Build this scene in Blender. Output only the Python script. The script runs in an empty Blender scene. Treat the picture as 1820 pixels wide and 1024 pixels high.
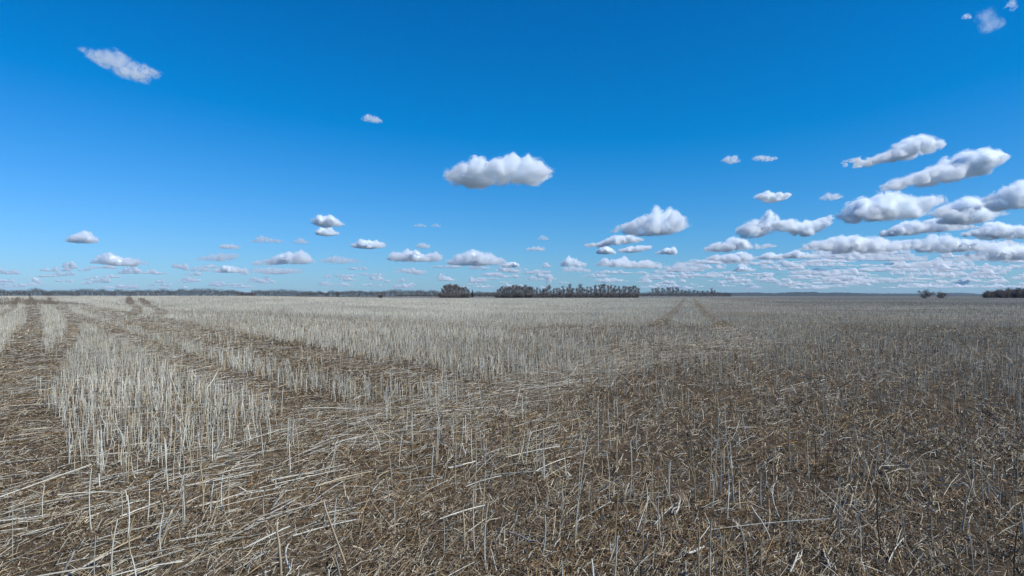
import bpy, bmesh, math, random
import numpy as np
from mathutils import Vector

random.seed(7)
RNG = np.random.default_rng(11)
R = math.radians
scene = bpy.context.scene
COL = scene.collection

# ------------------------------------------------------------------ camera
CAM_H = 1.2
F_PX = 1820 * 24 / 36.0            # focal length in photo pixels
HOR = 526.0                        # photo row of the true horizon
cam_d = bpy.data.cameras.new('camera')
cam_d.lens = 24; cam_d.sensor_width = 36
cam_d.clip_start = 0.05; cam_d.clip_end = 400000
cam = bpy.data.objects.new('camera', cam_d); COL.objects.link(cam)
cam.location = (0, 0, CAM_H)
PITCH = math.atan((HOR - 512) / F_PX)
cam.rotation_euler = (math.pi / 2 + PITCH, 0, 0)
scene.camera = cam

# ------------------------------------------------------------------ sky and sun
SUN_EL, SUN_AZ = 40.0, 112.0       # azimuth clockwise from the view direction
world = bpy.data.worlds.new('World'); scene.world = world
world.use_nodes = True
wn = world.node_tree
bg = wn.nodes['Background']
sky = wn.nodes.new('ShaderNodeTexSky'); sky.sky_type = 'NISHITA'
sky.sun_disc = False
sky.sun_elevation = R(SUN_EL); sky.sun_rotation = R(SUN_AZ)
sky.altitude = 0; sky.air_density = 1.0; sky.dust_density = 0.35; sky.ozone_density = 10
# the deep, polarised blue of the photograph: less red and a little less green in the sky light
gr = wn.nodes.new('ShaderNodeVectorMath'); gr.operation = 'MULTIPLY_ADD'
gr.inputs[1].default_value = (0.74, 0.82, 0.98); gr.inputs[2].default_value = (-0.80, -0.25, 0.0)
cl = wn.nodes.new('ShaderNodeVectorMath'); cl.operation = 'MAXIMUM'; cl.inputs[1].default_value = (0.0, 0.0, 0.0)
wn.links.new(sky.outputs[0], gr.inputs[0]); wn.links.new(gr.outputs[0], cl.inputs[0])
wn.links.new(cl.outputs[0], bg.inputs['Color'])
bg.inputs['Strength'].default_value = 0.12

sun_d = bpy.data.lights.new('sun', 'SUN')
sun_d.energy = 4.8; sun_d.angle = R(0.53); sun_d.color = (0.985, 0.96, 0.90)
sun = bpy.data.objects.new('sun', sun_d); COL.objects.link(sun)
sdir = Vector((math.sin(R(SUN_AZ)) * math.cos(R(SUN_EL)), math.cos(R(SUN_AZ)) * math.cos(R(SUN_EL)), math.sin(R(SUN_EL))))
sun.rotation_euler = sdir.to_track_quat('Z', 'Y').to_euler()
sun.location = (30, -20, 40)

vs = scene.view_settings
vs.view_transform = 'Standard'; vs.look = 'None'; vs.exposure = 0.2; vs.gamma = 1.0
try: vs.use_curve_mapping = False
except Exception: pass
cy = scene.cycles
cy.max_bounces = 42; cy.diffuse_bounces = 4; cy.volume_bounces = 40; cy.transparent_max_bounces = 16
cy.use_denoising = True

# ------------------------------------------------------------------ helpers
def tag(o, label=None, cat=None, group=None, kind=None):
    if label: o['label'] = label
    if cat: o['category'] = cat
    if group: o['group'] = group
    if kind: o['kind'] = kind
    return o

def link(name, me, mats, parent=None, loc=None, smooth=False):
    o = bpy.data.objects.new(name, me); COL.objects.link(o)
    if not isinstance(mats, (list, tuple)): mats = [mats]
    for m in mats: me.materials.append(m)
    if parent: o.parent = parent
    if loc is not None: o.location = loc
    if smooth: me.shade_smooth()
    return o

def mesh_np(name, V, faces, col=None):
    """Mesh from an (n,3) vertex array and an (m,k) face array; col is per vertex (n,3)."""
    me = bpy.data.meshes.new(name)
    V = np.ascontiguousarray(V, dtype=np.float32); faces = np.ascontiguousarray(faces, dtype=np.int32)
    m, k = faces.shape
    me.vertices.add(len(V)); me.vertices.foreach_set('co', V.ravel())
    me.loops.add(m * k); me.loops.foreach_set('vertex_index', faces.ravel())
    me.polygons.add(m); me.polygons.foreach_set('loop_start', np.arange(m, dtype=np.int32) * k)
    if col is not None:
        at = me.attributes.new('tint', 'FLOAT_COLOR', 'POINT')
        c4 = np.ones((len(V), 4), np.float32); c4[:, :3] = col
        at.data.foreach_set('color', c4.ravel())
    me.update(calc_edges=True)
    return me

def hash3(i, j, k, seed):
    h = (i * 374761393 + j * 668265263 + k * 2147483647 + seed * 1274126177) & 0xFFFFFFFF
    h = ((h ^ (h >> 13)) * 1274126177) & 0xFFFFFFFF
    h = ((h ^ (h >> 16)) * 2246822519) & 0xFFFFFFFF
    return ((h ^ (h >> 15)) & 0xFFFF) / 65535.0

def vnoise(p, seed=0):
    """Smooth value noise in 2-D or 3-D, 0..1."""
    p = np.asarray(p, dtype=np.float64)
    if p.shape[1] == 2: p = np.c_[p, np.zeros(len(p))]
    b = np.floor(p).astype(np.int64); f = p - b
    f = f * f * f * (f * (f * 6 - 15) + 10)
    out = 0
    for dx in (0, 1):
        wx = f[:, 0] if dx else 1 - f[:, 0]
        for dy in (0, 1):
            wy = f[:, 1] if dy else 1 - f[:, 1]
            for dz in (0, 1):
                wz = f[:, 2] if dz else 1 - f[:, 2]
                out = out + wx * wy * wz * hash3(b[:, 0] + dx, b[:, 1] + dy, b[:, 2] + dz, seed)
    return out

def fbm(p, octaves=4, seed=0):
    p = np.asarray(p, dtype=np.float64); a, s, t = 0.5, 0.0, 0.0
    for o in range(octaves):
        s = s + a * vnoise(p * 2 ** o + 17.3 * o, seed + o); t += a; a *= 0.5
    return s / t

def sstep(a, b, x):
    t = np.clip((x - a) / (b - a), 0, 1)
    return t * t * (3 - 2 * t)

# ------------------------------------------------------------------ terrain shape
def ground_z(x, y):
    x = np.asarray(x, float); y = np.asarray(y, float)
    r = np.hypot(x, y) + 1e-6
    u = np.where(y > 0.05 * r, x / np.maximum(y, 1e-3), np.sign(x) * 20)
    left = 1 - sstep(-0.42, -0.02, u)                   # the field swells to the left
    left = left * sstep(-0.2, 0.15, y / r)
    hill = 1.0 * left
    z = hill * (sstep(14, 135, r) - 0.75 * sstep(150, 420, r))
    mid = np.exp(-((u - 0.26) / 0.16) ** 2) * 0.2 * sstep(60, 190, r)
    mid = mid * (1 - sstep(230, 330, r)) * (y > 0)
    z = z + mid
    z = z + 0.10 * (fbm(np.c_[x / 23.0, y / 23.0], 2, 5) - 0.5) * sstep(8, 40, r)
    z = z + 0.035 * (fbm(np.c_[x / 0.9, y / 0.9], 3, 9) - 0.5) * (1 - sstep(30, 60, r))
    return z

def unproj(px, py, rmax=900.0):
    """Where the sight line through a photo pixel meets the ground."""
    u = (px - 910) / F_PX; s = (HOR - py) / F_PX
    yy = np.geomspace(1.5, rmax, 2500)
    below = CAM_H + s * yy <= ground_z(u * yy, yy)
    y = yy[np.argmax(below)] if below.any() else rmax
    return (u * y, y)

def poly(pts): return np.array([unproj(*p) for p in pts])

def inside(P, Q):
    c = np.zeros(len(P), bool); x, y = P[:, 0], P[:, 1]; j = len(Q) - 1
    for i in range(len(Q)):
        xi, yi = Q[i]; xj, yj = Q[j]
        if yi != yj:
            c ^= ((yi > y) != (yj > y)) & (x < (xj - xi) * (y - yi) / (yj - yi) + xi)
        j = i
    return c

def dist_line(P, L):
    d = np.full(len(P), 1e9)
    for a, b in zip(L[:-1], L[1:]):
        ab = b - a; t = np.clip(((P - a) @ ab) / max(ab @ ab, 1e-9), 0, 1)
        d = np.minimum(d, np.hypot(*(P - (a + t[:, None] * ab)).T))
    return d

# ------------------------------------------------------------------ layout of the stubble
# standing zones: (outline traced over the photo and laid on the ground, stalks per square metre)
ZONES = [(poly(p), d) for p, d in [
    ([(150, 575), (205, 588), (285, 630), (400, 692), (500, 745), (505, 800), (420, 800), (330, 850), (230, 862), (105, 868), (88, 820), (74, 740), (70, 680), (92, 640), (124, 600), (135, 582)], 165),
    ([(75, 545), (98, 545), (118, 572), (116, 600), (92, 645), (58, 655), (62, 600), (72, 570)], 170),
    ([(-300, 560), (0, 548), (42, 540), (42, 570), (20, 600), (0, 625), (-100, 680), (-300, 700)], 150),
    ([(120, 543), (160, 560), (260, 594), (400, 632), (520, 662), (700, 694), (860, 708), (760, 728), (640, 722), (500, 700), (420, 676), (300, 636), (210, 603), (150, 572)], 150),
    ([(-200, 524), (150, 540), (300, 566), (420, 590), (560, 618), (690, 645), (830, 678), (920, 680), (1010, 672), (1050, 648), (1062, 622), (900, 600), (880, 588), (1000, 580), (1290, 582), (1208, 531), (700, 528), (430, 525)], 130),
    ([(1205, 531), (1290, 584), (1330, 600), (1320, 618), (1330, 645), (1400, 665), (1600, 690), (1820, 690), (2300, 720), (2300, 545), (1820, 541), (1400, 537)], 58),
    ([(1070, 645), (1120, 640), (1340, 645), (1335, 715), (1280, 735), (1200, 730), (1080, 690)], 30),
    ([(1215, 745), (1300, 735), (1400, 745), (1420, 840), (1340, 890), (1250, 840)], 26),
    ([(1580, 690), (2000, 680), (2000, 760), (1700, 775), (1600, 740)], 34),
    ([(870, 588), (1180, 584), (1320, 598), (1250, 612), (1060, 622), (900, 605)], 60),
    ([(560, 720), (860, 705), (800, 760), (600, 770)], 20),
    ([(1330, 645), (1700, 700), (1600, 760), (1350, 735)], 16),
]]
# wheel tracks and bare strips: (centre line, half width in metres, what is left of the stand)
TRACKS = [(poly(p), w, k) for p, w, k in [
    ([(51, 527), (58, 545), (62, 565), (56, 600)], 0.34, 0.06), ([(56, 600), (42, 640), (34, 700), (25, 780), (0, 1000)], 0.34, 0.04),
    ([(82, 526), (90, 538), (118, 556), (131, 580), (122, 606), (92, 645), (60, 690)], 0.22, 0.05),
    ([(37, 527), (26, 545), (2, 563), (-60, 590)], 0.26, 0.08),
    ([(86, 540), (120, 556), (180, 580), (240, 608), (330, 648), (450, 700), (600, 745)], 0.40, 0.10),
    ([(150, 553), (230, 567), (300, 580), (420, 604), (560, 632), (690, 658), (830, 690)], 0.27, 0.10),
    ([(228, 527), (231, 540), (246, 548), (240, 560), (212, 566)], 0.42, 0.06),
    ([(250, 530), (262, 543), (286, 554), (278, 563)], 0.42, 0.06),
    ([(1217, 531), (1206, 545), (1192, 560), (1168, 582)], 0.38, 0.12),
    ([(1232, 531), (1246, 548), (1264, 568), (1296, 590)], 0.38, 0.12),
    ([(790, 566), (1000, 572), (1180, 578), (1310, 588)], 0.9, 0.4),
    ([(420, 555), (560, 566), (760, 580), (900, 590)], 0.55, 0.55),
    ([(600, 545), (760, 552), (1000, 560)], 0.8, 0.55),
    ([(155, 532), (200, 541), (300, 552), (420, 560)], 0.5, 0.5),
    ([(85, 530), (130, 534), (240, 536), (330, 541)], 0.6, 0.5),
    ([(1290, 549), (1500, 552), (1820, 549)], 2.0, 0.5),
]]
# fallen straw: (centre line of the swath, half width, lying straws per square metre)
SWATHS = [(poly(p), w, s) for p, w, s in [
    ([(430, 800), (700, 745), (900, 700), (1010, 665), (1180, 625), (1330, 595), (1460, 560)], 0.75, 105),
    ([(-100, 930), (150, 880), (330, 845), (520, 820)], 0.55, 85),
    ([(250, 1010), (450, 930), (640, 880), (900, 820), (1050, 780)], 0.45, 34),
    ([(560, 870), (760, 790), (960, 740)], 0.4, 40),
    ([(1400, 690), (1700, 640), (1820, 620)], 1.0, 22),
    ([(1180, 622), (1330, 593), (1460, 558)], 1.6, 130),
]]
DITCH = poly([(1290, 531.2), (1420, 532.4), (1560, 532.3), (1700, 532.0)])

def stand(P):
    """Standing stalks per square metre at ground points P, and how much of it is a bare track."""
    w = np.c_[fbm(P / 0.8, 3, 21), fbm(P / 0.8 + 50, 3, 22)] - 0.5
    r = np.hypot(P[:, 0], P[:, 1])
    Pw = P + w * (0.7 + 0.004 * r)[:, None]
    d = np.full(len(P), 14.0)
    d = np.where((r > 11), 14.0, d)
    for Q, n in ZONES: d = np.where(inside(Pw, Q), np.maximum(d, n), d)
    clump = fbm(P / 0.55, 2, 31)
    d = d * np.where(d < 40, 2.4 * sstep(0.38, 0.75, clump) + 0.25, 0.55 + 0.9 * clump)
    # the stand thins and thickens in strips along the drilling direction
    q = P[:, 0] * math.cos(R(36)) + P[:, 1] * math.sin(R(36)); t = -P[:, 0] * math.sin(R(36)) + P[:, 1] * math.cos(R(36))
    strip = fbm(np.c_[q / 2.6, t / 30.0], 3, 35)
    amp = 0.35 + 0.65 * sstep(14, 40, r)
    d = d * np.where(d > 24, 1 + amp * (1.1 * sstep(0.3, 0.68, strip) - 0.55), 1.0)
    d = np.where(r > 280, d * 0.6, d)
    bare = np.zeros(len(P))
    for L, hw, k in TRACKS:
        t = (1 - sstep(hw * 0.75, hw * 1.15, dist_line(Pw * 0.3 + P * 0.7, L)))
        d = d * (1 - t * (1 - k)); bare = np.maximum(bare, t * (1 - k))
    return d, bare

def straw_amount(P):
    r = np.hypot(P[:, 0], P[:, 1])
    s = np.full(len(P), 9.0)
    for L, hw, n in SWATHS:
        s = np.maximum(s, n * (1 - sstep(hw * 0.4, hw * 1.5, dist_line(P, L))))
    u = P[:, 0] / np.maximum(P[:, 1], .1)
    s = s + 24 * (1 - sstep(-0.5, -0.3, u)) * sstep(4, 7, r)
    s = s + 16 * (1 - sstep(-0.35, 0.1, u)) * (1 - sstep(4.2, 6.5, r))
    for L, hw, k in TRACKS[4:6]: s = s + 26 * (1 - sstep(hw * .6, hw * 1.4, dist_line(P, L)))
    return s * (0.35 + 1.3 * fbm(P / 0.6, 2, 41))

# ------------------------------------------------------------------ materials
def new_mat(name):
    m = bpy.data.materials.new(name); m.use_nodes = True
    nt = m.node_tree; return m, nt, nt.nodes['Principled BSDF']

def stalk_mat(name, rough=0.55, spec=0.35, vary=0.35, scale=60, trans=0.0):
    m, nt, b = new_mat(name)
    a = nt.nodes.new('ShaderNodeAttribute'); a.attribute_name = 'tint'
    tc = nt.nodes.new('ShaderNodeTexCoord')
    n = nt.nodes.new('ShaderNodeTexNoise'); n.inputs['Scale'].default_value = scale; n.inputs['Detail'].default_value = 3
    nt.links.new(tc.outputs['Object'], n.inputs['Vector'])
    mr = nt.nodes.new('ShaderNodeMapRange')
    mr.inputs['To Min'].default_value = 1 - vary; mr.inputs['To Max'].default_value = 1 + vary
    nt.links.new(n.outputs['Fac'], mr.inputs['Value'])
    mx = nt.nodes.new('ShaderNodeVectorMath'); mx.operation = 'SCALE'
    nt.links.new(a.outputs['Color'], mx.inputs[0]); nt.links.new(mr.outputs[0], mx.inputs['Scale'])
    nt.links.new(mx.outputs[0], b.inputs['Base Color'])
    b.inputs['Roughness'].default_value = rough; b.inputs['Specular IOR Level'].default_value = spec
    return m

M_STALK = stalk_mat('dry_stalk', 0.5, 0.4)
M_LITTER = stalk_mat('straw_litter', 0.75, 0.2, 0.3, 25)
M_TWIG = stalk_mat('bare_twigs', 0.9, 0.1, 0.25, 0.6)

def ground_mat():
    m, nt, b = new_mat('field_soil')
    L = nt.links
    a = nt.nodes.new('ShaderNodeAttribute'); a.attribute_name = 'tint'
    geo = nt.nodes.new('ShaderNodeNewGeometry')
    def noise(scale, detail=4, rough=0.6):
        n = nt.nodes.new('ShaderNodeTexNoise'); n.inputs['Scale'].default_value = scale
        n.inputs['Detail'].default_value = detail; n.inputs['Roughness'].default_value = rough
        L.new(geo.outputs['Position'], n.inputs['Vector']); return n
    fine = noise(38, 5, 0.7); mid = noise(5.5, 4); big = noise(0.12, 4)
    def rng(n, lo, hi, a0=0.3, a1=0.7):
        r = nt.nodes.new('ShaderNodeMapRange'); r.inputs['From Min'].default_value = a0; r.inputs['From Max'].default_value = a1
        r.inputs['To Min'].default_value = lo; r.inputs['To Max'].default_value = hi; L.new(n.outputs['Fac'], r.inputs['Value']); return r
    m1 = nt.nodes.new('ShaderNodeMath'); m1.operation = 'MULTIPLY'
    L.new(rng(fine, 0.45, 1.6).outputs[0], m1.inputs[0]); L.new(rng(mid, 0.75, 1.25).outputs[0], m1.inputs[1])
    m2 = nt.nodes.new('ShaderNodeMath'); m2.operation = 'MULTIPLY'
    L.new(m1.outputs[0], m2.inputs[0]); L.new(rng(big, 0.85, 1.15).outputs[0], m2.inputs[1])
    sc = nt.nodes.new('ShaderNodeVectorMath'); sc.operation = 'SCALE'
    L.new(a.outputs['Color'], sc.inputs[0]); L.new(m2.outputs[0], sc.inputs['Scale'])
    # mossy / rusty chaff stains
    st = noise(2.3, 5, 0.65); fac = rng(st, 0.0, 0.55, 0.52, 0.72)
    mix = nt.nodes.new('ShaderNodeMix'); mix.data_type = 'RGBA'
    L.new(fac.outputs[0], mix.inputs[0]); L.new(sc.outputs[0], mix.inputs[6]); mix.inputs[7].default_value = (0.115, 0.075, 0.035, 1)
    L.new(mix.outputs[2], b.inputs['Base Color'])
    bp = nt.nodes.new('ShaderNodeBump'); bp.inputs['Strength'].default_value = 0.8; bp.inputs['Distance'].default_value = 0.02
    L.new(fine.outputs['Fac'], bp.inputs['Height']); L.new(bp.outputs[0], b.inputs['Normal'])
    b.inputs['Roughness'].default_value = 0.95; b.inputs['Specular IOR Level'].default_value = 0.1
    return m
M_GROUND = ground_mat()

SOIL = np.array([0.047, 0.032, 0.019]); CHAFF = np.array([0.130, 0.102, 0.066])
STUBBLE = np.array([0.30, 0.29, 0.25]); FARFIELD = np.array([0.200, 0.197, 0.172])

# ------------------------------------------------------------------ ground sheet, to the horizon
def build_ground():
    ang = np.concatenate([np.arange(-44, 44, 0.16), np.arange(44, 316, 4.0)])
    rad = [0.6]
    while rad[-1] < 900: rad.append(rad[-1] * 1.0125 + 0.004)
    while rad[-1] < 11000: rad.append(rad[-1] * 1.25)
    rad = np.array(rad); na, nr = len(ang), len(rad)
    th = np.radians(ang)
    X = np.outer(rad, np.sin(th)).ravel(); Y = np.outer(rad, np.cos(th)).ravel()
    Z = ground_z(X, Y)
    rr = np.hypot(X, Y)
    P = np.c_[X, Y]
    d, bare = stand(P)
    s = straw_amount(P)
    cov = np.clip(d / 95.0, 0, 1) * sstep(18, 70, rr)
    base = SOIL + (CHAFF - SOIL) * np.clip(0.25 + s / 60 + 0.75 * sstep(8, 40, rr), 0, 1.15)[:, None]
    base = base * (1 - 0.0 * bare)[:, None]
    c = base + (STUBBLE - base) * cov[:, None]
    ur = X / np.maximum(Y, 1.0)
    far = np.maximum(sstep(230, 420, rr), sstep(90, 130, rr) * sstep(0.34, 0.4, ur))[:, None]
    band = fbm(np.c_[X / 400.0, Y / 26.0], 3, 77)
    uu = X / np.maximum(Y, 1.0)
    fc = FARFIELD * ((0.5 + 1.0 * band) * (1 - 0.36 * sstep(0.2, 0.5, uu)))[:, None]  # right-hand light falloff is put into the far field's colour too
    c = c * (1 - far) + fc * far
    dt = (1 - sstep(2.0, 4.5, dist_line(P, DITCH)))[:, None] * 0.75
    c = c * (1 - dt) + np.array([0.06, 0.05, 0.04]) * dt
    dark = (np.hypot(X, Y) > 3000)[:, None]
    c = np.where(dark, np.array([0.10, 0.10, 0.08]), c)
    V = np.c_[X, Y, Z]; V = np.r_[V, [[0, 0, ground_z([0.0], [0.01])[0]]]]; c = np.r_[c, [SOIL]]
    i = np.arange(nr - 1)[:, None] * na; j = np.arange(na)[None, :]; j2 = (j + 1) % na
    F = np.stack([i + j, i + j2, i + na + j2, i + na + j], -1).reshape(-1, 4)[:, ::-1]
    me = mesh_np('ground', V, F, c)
    bm = bmesh.new(); bm.from_mesh(me); bm.verts.ensure_lookup_table()
    ctr = bm.verts[len(V) - 1]
    for k in range(na): bm.faces.new((bm.verts[k], ctr, bm.verts[(k + 1) % na]))
    bmesh.ops.recalc_face_normals(bm, faces=bm.faces[:]) if False else None
    bm.to_mesh(me); bm.free()
    o = link('ground', me, M_GROUND, smooth=True)
    tag(o, kind='structure'); return o
build_ground()

# ------------------------------------------------------------------ stalks and straw
PALETTE = np.array([[0.41, 0.40, 0.345], [0.345, 0.325, 0.27], [0.36, 0.285, 0.175], [0.23, 0.19, 0.13], [0.105, 0.072, 0.042], [0.52, 0.50, 0.425]])

def colours(n, w, rng):
    c = PALETTE[rng.choice(len(PALETTE), n, p=w)]
    return c * rng.uniform(0.75, 1.2, n)[:, None]

def stems(B, D, wid, col, bend, rings=2, sides=3, taper=0.75, rng=RNG):
    """Many thin stems: base points B, axis vectors D (with length), widths, colours, sideways bend."""
    n = len(B)
    t = np.linspace(0, 1, rings)
    axis = D / np.linalg.norm(D, axis=1)[:, None]
    ref = np.where(np.abs(axis[:, 2:3]) > 0.8, np.array([[1.0, 0, 0]]), np.array([[0, 0, 1.0]]))
    s1 = np.cross(axis, ref); s1 /= np.linalg.norm(s1, axis=1)[:, None]
    s2 = np.cross(axis, s1)
    ph = rng.uniform(0, 2 * np.pi, n)
    V = np.empty((n, rings, sides, 3))
    for k, tk in enumerate(t):
        c = B + D * tk + bend * (tk * (1 - tk) * 4 if rings > 2 else 0)
        w = wid * (1 - (1 - taper) * tk) * 0.5
        for q in range(sides):
            a = ph + 2 * np.pi * q / sides
            V[:, k, q] = c + (np.cos(a) * w)[:, None] * s1 + (np.sin(a) * w)[:, None] * s2
    C = np.repeat(col, rings * sides, axis=0)
    f = []
    for k in range(rings - 1):
        for q in range(sides):
            q2 = (q + 1) % sides
            f.append([k * sides + q, k * sides + q2, (k + 1) * sides + q2, (k + 1) * sides + q])
    F = (np.array(f)[None] + (np.arange(n) * rings * sides)[:, None, None]).reshape(-1, 4)
    return V.reshape(-1, 3), F, C

def flakes(B, D, wid, col, roll):
    """Flat bits of chaff, slightly folded: two quads each."""
    n = len(B)
    axis = D / np.linalg.norm(D, axis=1)[:, None]
    s1 = np.cross(axis, np.array([[0, 0, 1.0]])); s1 /= np.linalg.norm(s1, axis=1)[:, None] + 1e-9
    s2 = np.cross(s1, axis)
    side = (np.cos(roll)[:, None] * s1 + np.sin(roll)[:, None] * s2) * (wid * 0.5)[:, None]
    up = s2 * (np.linalg.norm(D, axis=1) * 0.08 * RNG.normal(0, 1, n))[:, None]
    V = np.stack([B - side, B + side, B + D * .5 + side + up, B + D * .5 - side + up, B + D + side * .6, B + D - side * .6], 1)
    F = np.array([[0, 1, 2, 3], [3, 2, 4, 5]])[None] + (np.arange(n) * 6)[:, None, None]
    return V.reshape(-1, 3), F.reshape(-1, 4), np.repeat(col, 6, axis=0)

def sector(r0, r1, dens, rng):
    """Random ground points in the wedge in front of the camera (and a little beyond it)."""
    half = 66.0 if r1 <= 9 else (58.0 if r1 <= 17 else (48.0 if r1 <= 35 else 43.0))
    A = math.radians(2 * half) / 2 * (r1 ** 2 - r0 ** 2)
    n = int(A * dens)
    r = np.sqrt(rng.uniform(r0 ** 2, r1 ** 2, n)); a = np.radians(rng.uniform(-half, half, n))
    return np.c_[r * np.sin(a), r * np.cos(a)]

def join(parts):
    V, F, C, o = [], [], [], 0
    for v, f, c in parts:
        V.append(v); F.append(f + o); C.append(c); o += len(v)
    return np.concatenate(V), np.concatenate(F), np.concatenate(C)

def stand_points(r0, r1, cap, gain, rng):
    P = sector(r0, r1, cap, rng)
    d, bare = stand(P)
    return P[rng.uniform(0, cap, len(P)) < np.minimum(d * gain, cap)]

def tilt_dirs(n, rng, sig=6.0, wild=0.13):
    lean = np.abs(rng.normal(0, sig, n)); w = rng.uniform(0, 1, n) < wild
    lean = np.where(w, rng.uniform(10, 55, n), lean)
    az = rng.uniform(0, 2 * np.pi, n); l = np.radians(lean)
    return np.c_[np.sin(l) * np.cos(az), np.sin(l) * np.sin(az), np.cos(l)], lean

W_STAND = [0.32, 0.24, 0.14, 0.12, 0.04, 0.14]
W_NEAR = [0.22, 0.18, 0.28, 0.16, 0.05, 0.11]

def standing_stubble():
    rng = np.random.default_rng(3)
    parts = []
    P = stand_points(1.6, 16, 230, 1.0, rng)
    r = np.hypot(P[:, 0], P[:, 1])
    order = np.argsort(r); P = P[order]; r = r[order]
    # the 300 that show largest become single things
    u = np.abs(P[:, 0] / P[:, 1]); vis = (u < 0.755) & (P[:, 1] > 2.55)
    ids = np.where(vis)[0][:300]
    near_mask = np.zeros(len(P), bool); near_mask[ids] = True
    def attrs(P, r, w=1.0):
        n = len(P)
        d, lean = tilt_dirs(n, rng)
        patch = fbm(P / 5.0, 2, 91)
        h = np.clip(rng.normal(0.245, 0.055, n) * (0.8 + 0.3 * patch) * (1 - 0.22 * sstep(7, 22, r)), 0.09, 0.40)
        h = np.where(rng.uniform(0, 1, n) < 0.15, h * rng.uniform(0.35, 0.8, n), h)
        dens, _ = stand(P)
        dense = dens > 45
        col = np.where(dense[:, None], colours(n, W_STAND, rng), colours(n, W_NEAR, rng))
        uu = P[:, 0] / P[:, 1]
        tone = 0.72 + 0.62 * fbm(np.c_[P[:, 0] / 4.0, P[:, 1] / 7.0], 3, 93)          # bleached and browner patches
        tone = tone[:, None] * np.array([0.99, 1.0, 0.985]) * (1.32 - 0.60 * sstep(-0.05, 0.5, uu))[:, None]                            # light falloff toward the right put into the stalk colours
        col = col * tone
        wid = rng.uniform(0.0035, 0.0078, n) * w
        B = np.c_[P, ground_z(P[:, 0], P[:, 1]) - 0.01]
        bend = rng.normal(0, 0.0065, (n, 3)); bend[:, 2] = 0
        return B, d * h[:, None], wid, col, bend, lean, h
    Bn, Dn, wn_, cn, bn, ln, hn = attrs(P[near_mask], r[near_mask], 1.08)
    m = ~near_mask
    B, D, w, c, b, _, _ = attrs(P[m], r[m], 0.85)
    parts.append(stems(B, D, w, c, b, rings=3, rng=rng))
    # a few side branches
    k = rng.choice(len(B), len(B) // 9, replace=False)
    t = rng.uniform(0.3, 0.75, len(k))
    dv, _ = tilt_dirs(len(k), rng, 28, 0)
    parts.append(stems(B[k] + D[k] * t[:, None] + b[k] * (t * (1 - t) * 4)[:, None], dv * rng.uniform(0.05, 0.16, len(k))[:, None], w[k] * .6, c[k], b[k] * 0, 2, rng=rng))
    for r0, r1, cap, g, wm in ((16, 34, 150, 0.9, 1.05), (34, 70, 60, 0.42, 1.7), (70, 140, 18, 0.13, 3.2), (140, 300, 3.2, 0.024, 8.0)):
        P2 = stand_points(r0, r1, cap, g, rng)
        B, D, w, c, b, _, _ = attrs(P2, np.hypot(*P2.T), wm)
        parts.append(stems(B, D, w, c, b, rings=2, rng=rng))
    V, F, C = join(parts)
    o = link('stubble', mesh_np('stubble', V, F, C), M_STALK)
    tag(o, 'dense standing stand of pale dry cut stalks across the field', 'stubble', kind='stuff')
    # single stalks
    for i in range(len(Bn)):
        z0 = Bn[i]
        parts = [stems(np.zeros((1, 3)), Dn[i:i + 1], wn_[i:i + 1], cn[i:i + 1], bn[i:i + 1] * 1.3, rings=6, sides=6, taper=0.7, rng=rng)]
        kind = rng.uniform()
        side_twig = kind < 0.16
        if side_twig:
            t = rng.uniform(0.35, 0.7); dv, _ = tilt_dirs(1, rng, 26, 0)
            parts.append(stems(Dn[i:i + 1] * t + bn[i:i + 1] * 1.3 * (t * (1 - t) * 4), dv * rng.uniform(0.06, 0.15), wn_[i:i + 1] * .6, cn[i:i + 1], bn[i:i + 1] * .2, 3, 5, rng=rng))
        V, F, C = join(parts)
        o = link('dry_stalk', mesh_np('dry_stalk', V, F, C), M_STALK, loc=z0)
        px = 910 + F_PX * z0[0] / z0[1]
        tone = 'pale' if cn[i].mean() > 0.33 else ('tan' if cn[i].mean() > 0.2 else 'dark brown')
        lean = 'upright' if ln[i] < 9 else ('slightly leaning' if ln[i] < 18 else 'steeply leaning')
        size = 'short' if hn[i] < 0.17 else ('tall' if hn[i] > 0.28 else 'knee-low')
        fork = ' with side twig' if side_twig else ''
        where = 'nearest the viewer' if z0[1] < 3.6 else 'behind the nearest ones'
        side = 'at left' if px < 600 else ('in middle' if px < 1230 else 'at right')
        tag(o, f'{size} {lean} {tone} dry stalk{fork} {where} {side}', 'stalk', 'dry stalks standing in the near field')
standing_stubble()

HEAD = R(31)                        # the swath runs this far to the right of straight ahead
def lying(n, rng, spread):
    a = HEAD + rng.normal(0, spread, n) + np.where(rng.uniform(0, 1, n) < 0.5, 0, np.pi)
    el = rng.normal(0.03, 0.07, n)
    return np.c_[np.sin(a) * np.cos(el), np.cos(a) * np.cos(el), np.sin(el)]

W_STRAW = [0.30, 0.20, 0.09, 0.07, 0.06, 0.28]
W_CHAFF = [0.10, 0.08, 0.07, 0.16, 0.54, 0.05]

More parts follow.
